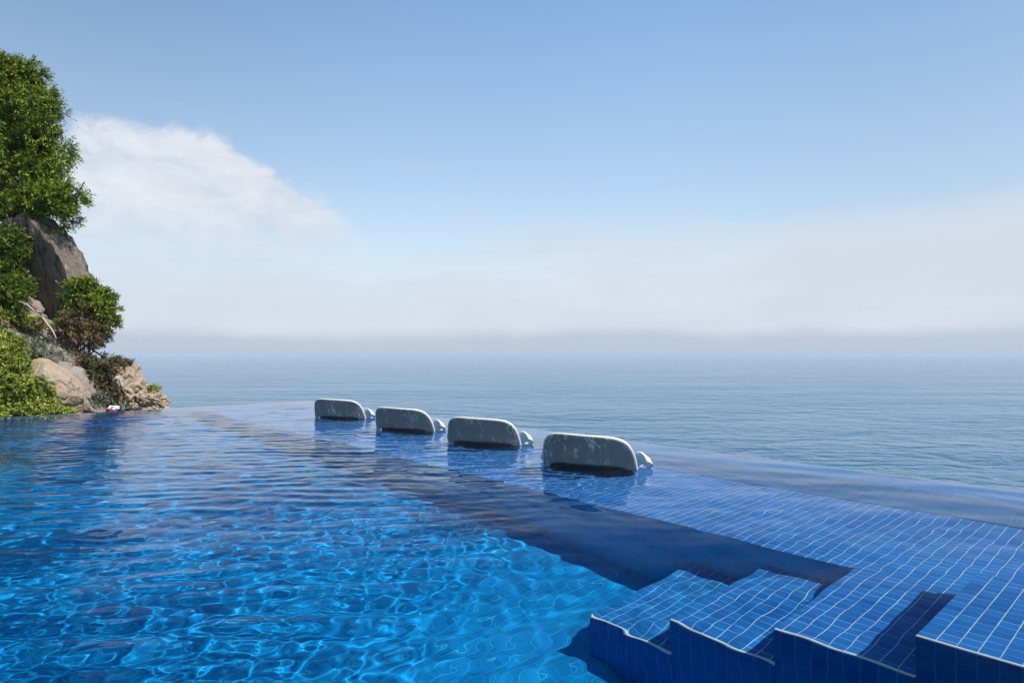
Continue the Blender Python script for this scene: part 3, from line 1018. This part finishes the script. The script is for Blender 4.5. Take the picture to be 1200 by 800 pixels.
def back_pt(u, v, off=0.0):
    """u -1..1 across, v 0..1 up; off = distance behind (towards the pool)"""
    x = HW * u
    a = abs(u)
    zb = -0.085 + 0.118 * (1 - a ** 7)
    rnd = max(0.0, 1 - a ** 5.5) ** 0.42
    z = zb * (1 - rnd * v) + (BH - 0.012 * u) * rnd * v
    y = 0.10 * a ** 2.4 - 0.30 * (z + 0.05) - 0.10 * max(0, z) ** 2
    # tumble-home at the top corners
    return Vector((x, y - off, WL + z))


NU, NV = 44, 14
UR = [math.copysign(1 - (1 - abs(q)) ** 2.6, q) for q in [-1 + 2 * i / 70 for i in range(71)]]
US = [math.sin(math.pi / 2 * (-1 + 2 * i / NU)) for i in range(NU + 1)]


def sheet(fn, name, mat, parent, nu=NU, nv=NV, us=None):
    bm = bmesh.new()
    us = us or [i / nu for i in range(nu + 1)]
    g_ = [[bm.verts.new(fn(u, j / nv)) for j in range(nv + 1)] for u in us]
    for i in range(len(us) - 1):
        for j in range(nv):
            bm.faces.new((g_[i][j], g_[i + 1][j], g_[i + 1][j + 1], g_[i][j + 1]))
    return bm


def solid(fn, thick, name, mat, parent, us=None, nu=24, nv=10):
    """closed shell: fn(u, v, off)"""
    bm = bmesh.new()
    us = us or [-1 + 2 * i / nu for i in range(nu + 1)]
    n = len(us)
    f_ = [[bm.verts.new(fn(u, j / nv, 0.0)) for j in range(nv + 1)] for u in us]
    b_ = [[bm.verts.new(fn(u, j / nv, thick)) for j in range(nv + 1)] for u in us]
    for i in range(n - 1):
        for j in range(nv):
            bm.faces.new((f_[i][j], f_[i][j + 1], f_[i + 1][j + 1], f_[i + 1][j]))
            bm.faces.new((b_[i][j], b_[i + 1][j], b_[i + 1][j + 1], b_[i][j + 1]))
    for i in range(n - 1):
        bm.faces.new((f_[i][0], f_[i + 1][0], b_[i + 1][0], b_[i][0]))
        bm.faces.new((f_[i][nv], b_[i][nv], b_[i + 1][nv], f_[i + 1][nv]))
    for j in range(nv):
        bm.faces.new((f_[0][j], b_[0][j], b_[0][j + 1], f_[0][j + 1]))
        bm.faces.new((f_[-1][j], f_[-1][j + 1], b_[-1][j + 1], b_[-1][j]))
    bmesh.ops.recalc_face_normals(bm, faces=bm.faces)
    o = from_bm(name, bm, mat, parent, smooth=True)
    return o


def make_chair():
    c = empty('pool_chair')
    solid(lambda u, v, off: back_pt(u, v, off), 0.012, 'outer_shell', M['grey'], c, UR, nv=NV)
    solid(lambda u, v, off: back_pt(u * 0.985, 0.16 + 0.835 * v, -0.004 - off), 0.022, 'inner_shell', M['white'], c, UR, nv=NV)
    # rim round the edge of the back
    pts = [back_pt(u, 1.0, -0.008) for u in UR]
    bm = bmesh.new()
    clean = [pts[0]]
    for p in pts[1:]:
        if (p - clean[-1]).length > 0.006:
            clean.append(p)
    tube(bm, clean, [0.0125] * len(clean), 10)
    from_bm('rim', bm, M['white'], c, smooth=True)
    # arms: flared wings that leave the lower corners of the back, arch outwards and dip back under the water
    for sg in (-1, 1):
        def wing(u, v, off, sg=sg):
            k = (u + 1) / 2                         # along the chair, back to front
            px_ = np.interp(v, [0, .25, .45, .58, .72, .86, 1], [0, -.005, .008, .035, .075, .112, .135])
            pz_ = np.interp(v, [0, .25, .45, .58, .72, .86, 1], [-.13, .01, .095, .128, .130, .100, .055])
            lift = 1.05 - 0.45 * k ** 1.3
            wide = 0.75 + 0.6 * math.sin(math.pi * min(1, 0.15 + k))
            return Vector((sg * (HW - 0.035 + 0.02 * k + px_ * wide * (0.8 if sg > 0 else 0.45)), 0.10 + (0.20 - 0.10 * v) * k + 0.02 * v, WL - 0.13 + (pz_ + 0.13) * lift - off))
        solid(wing, 0.011, 'armrest', M['white'], c, nu=20, nv=14)
    # seat under water, dropping towards the front like a lounge chair
    def seat(u, v, off):
        x = (HW - 0.03) * u
        z = -0.16 - 0.08 * v + 0.05 * abs(u) ** 3 - 0.03 * math.sin(v * 3.14)
        return Vector((x, 0.13 + 0.10 * abs(u) ** 2.4 + 0.50 * v, WL + z - off))
    solid(seat, 0.025, 'seat', M['white'], c, nu=20, nv=12)
    # black panel added for the dark shaded void under the back
    def skirt(u, v, off):  # shape of the added panel that stands in for the shaded void
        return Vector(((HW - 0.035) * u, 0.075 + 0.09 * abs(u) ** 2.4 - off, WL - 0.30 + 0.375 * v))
    solid(skirt, 0.015, 'added_shade_panel', M['black'], c, nu=20, nv=6)
    # pedestal
    def ped(u, v, off):
        a = math.pi * (u + 1)
        k = 1 - 0.35 * math.sin(v * math.pi) - off
        return Vector((0.24 * k * math.cos(a), 0.30 + 0.20 * k * math.sin(a), 0.002 + (WL - 0.20) * v))
    solid(ped, 0.05, 'base', M['white'], c, nu=28, nv=8)
    return c


proto = make_chair()
kids = list(proto.children)
CH = [((3.57, 1.25), 33, 'white rimmed grey backed chair standing in the pool farthest from the steps'),
      ((5.42, 1.35), 27, 'second farthest grey backed white chair standing in the pool'),
      ((6.97, 1.385), 29, 'grey backed white chair in the pool with the nearest chair right of it'),
      ((8.57, 1.59), 25, 'nearest and largest grey backed white chair standing in the pool')]
for i, ((s_, t_), a_, lb) in enumerate(CH):
    if i == 0:
        c = proto
    else:
        c = proto.copy()
        COL.objects.link(c)
        for k_ in kids:
            d = k_.copy()
            COL.objects.link(d)
            d.parent = c
    c.location = P(s_ - 0.05, t_, ZS)
    c.rotation_euler = (0, 0, ROT + R(a_))
    tag(c, lb, 'chair', 'white chairs standing in the pool')
for o in list(COL.objects):
    if o.parent and o.parent.name.startswith('pool_chair'):
        o.cycles.is_caustics_receiver = True
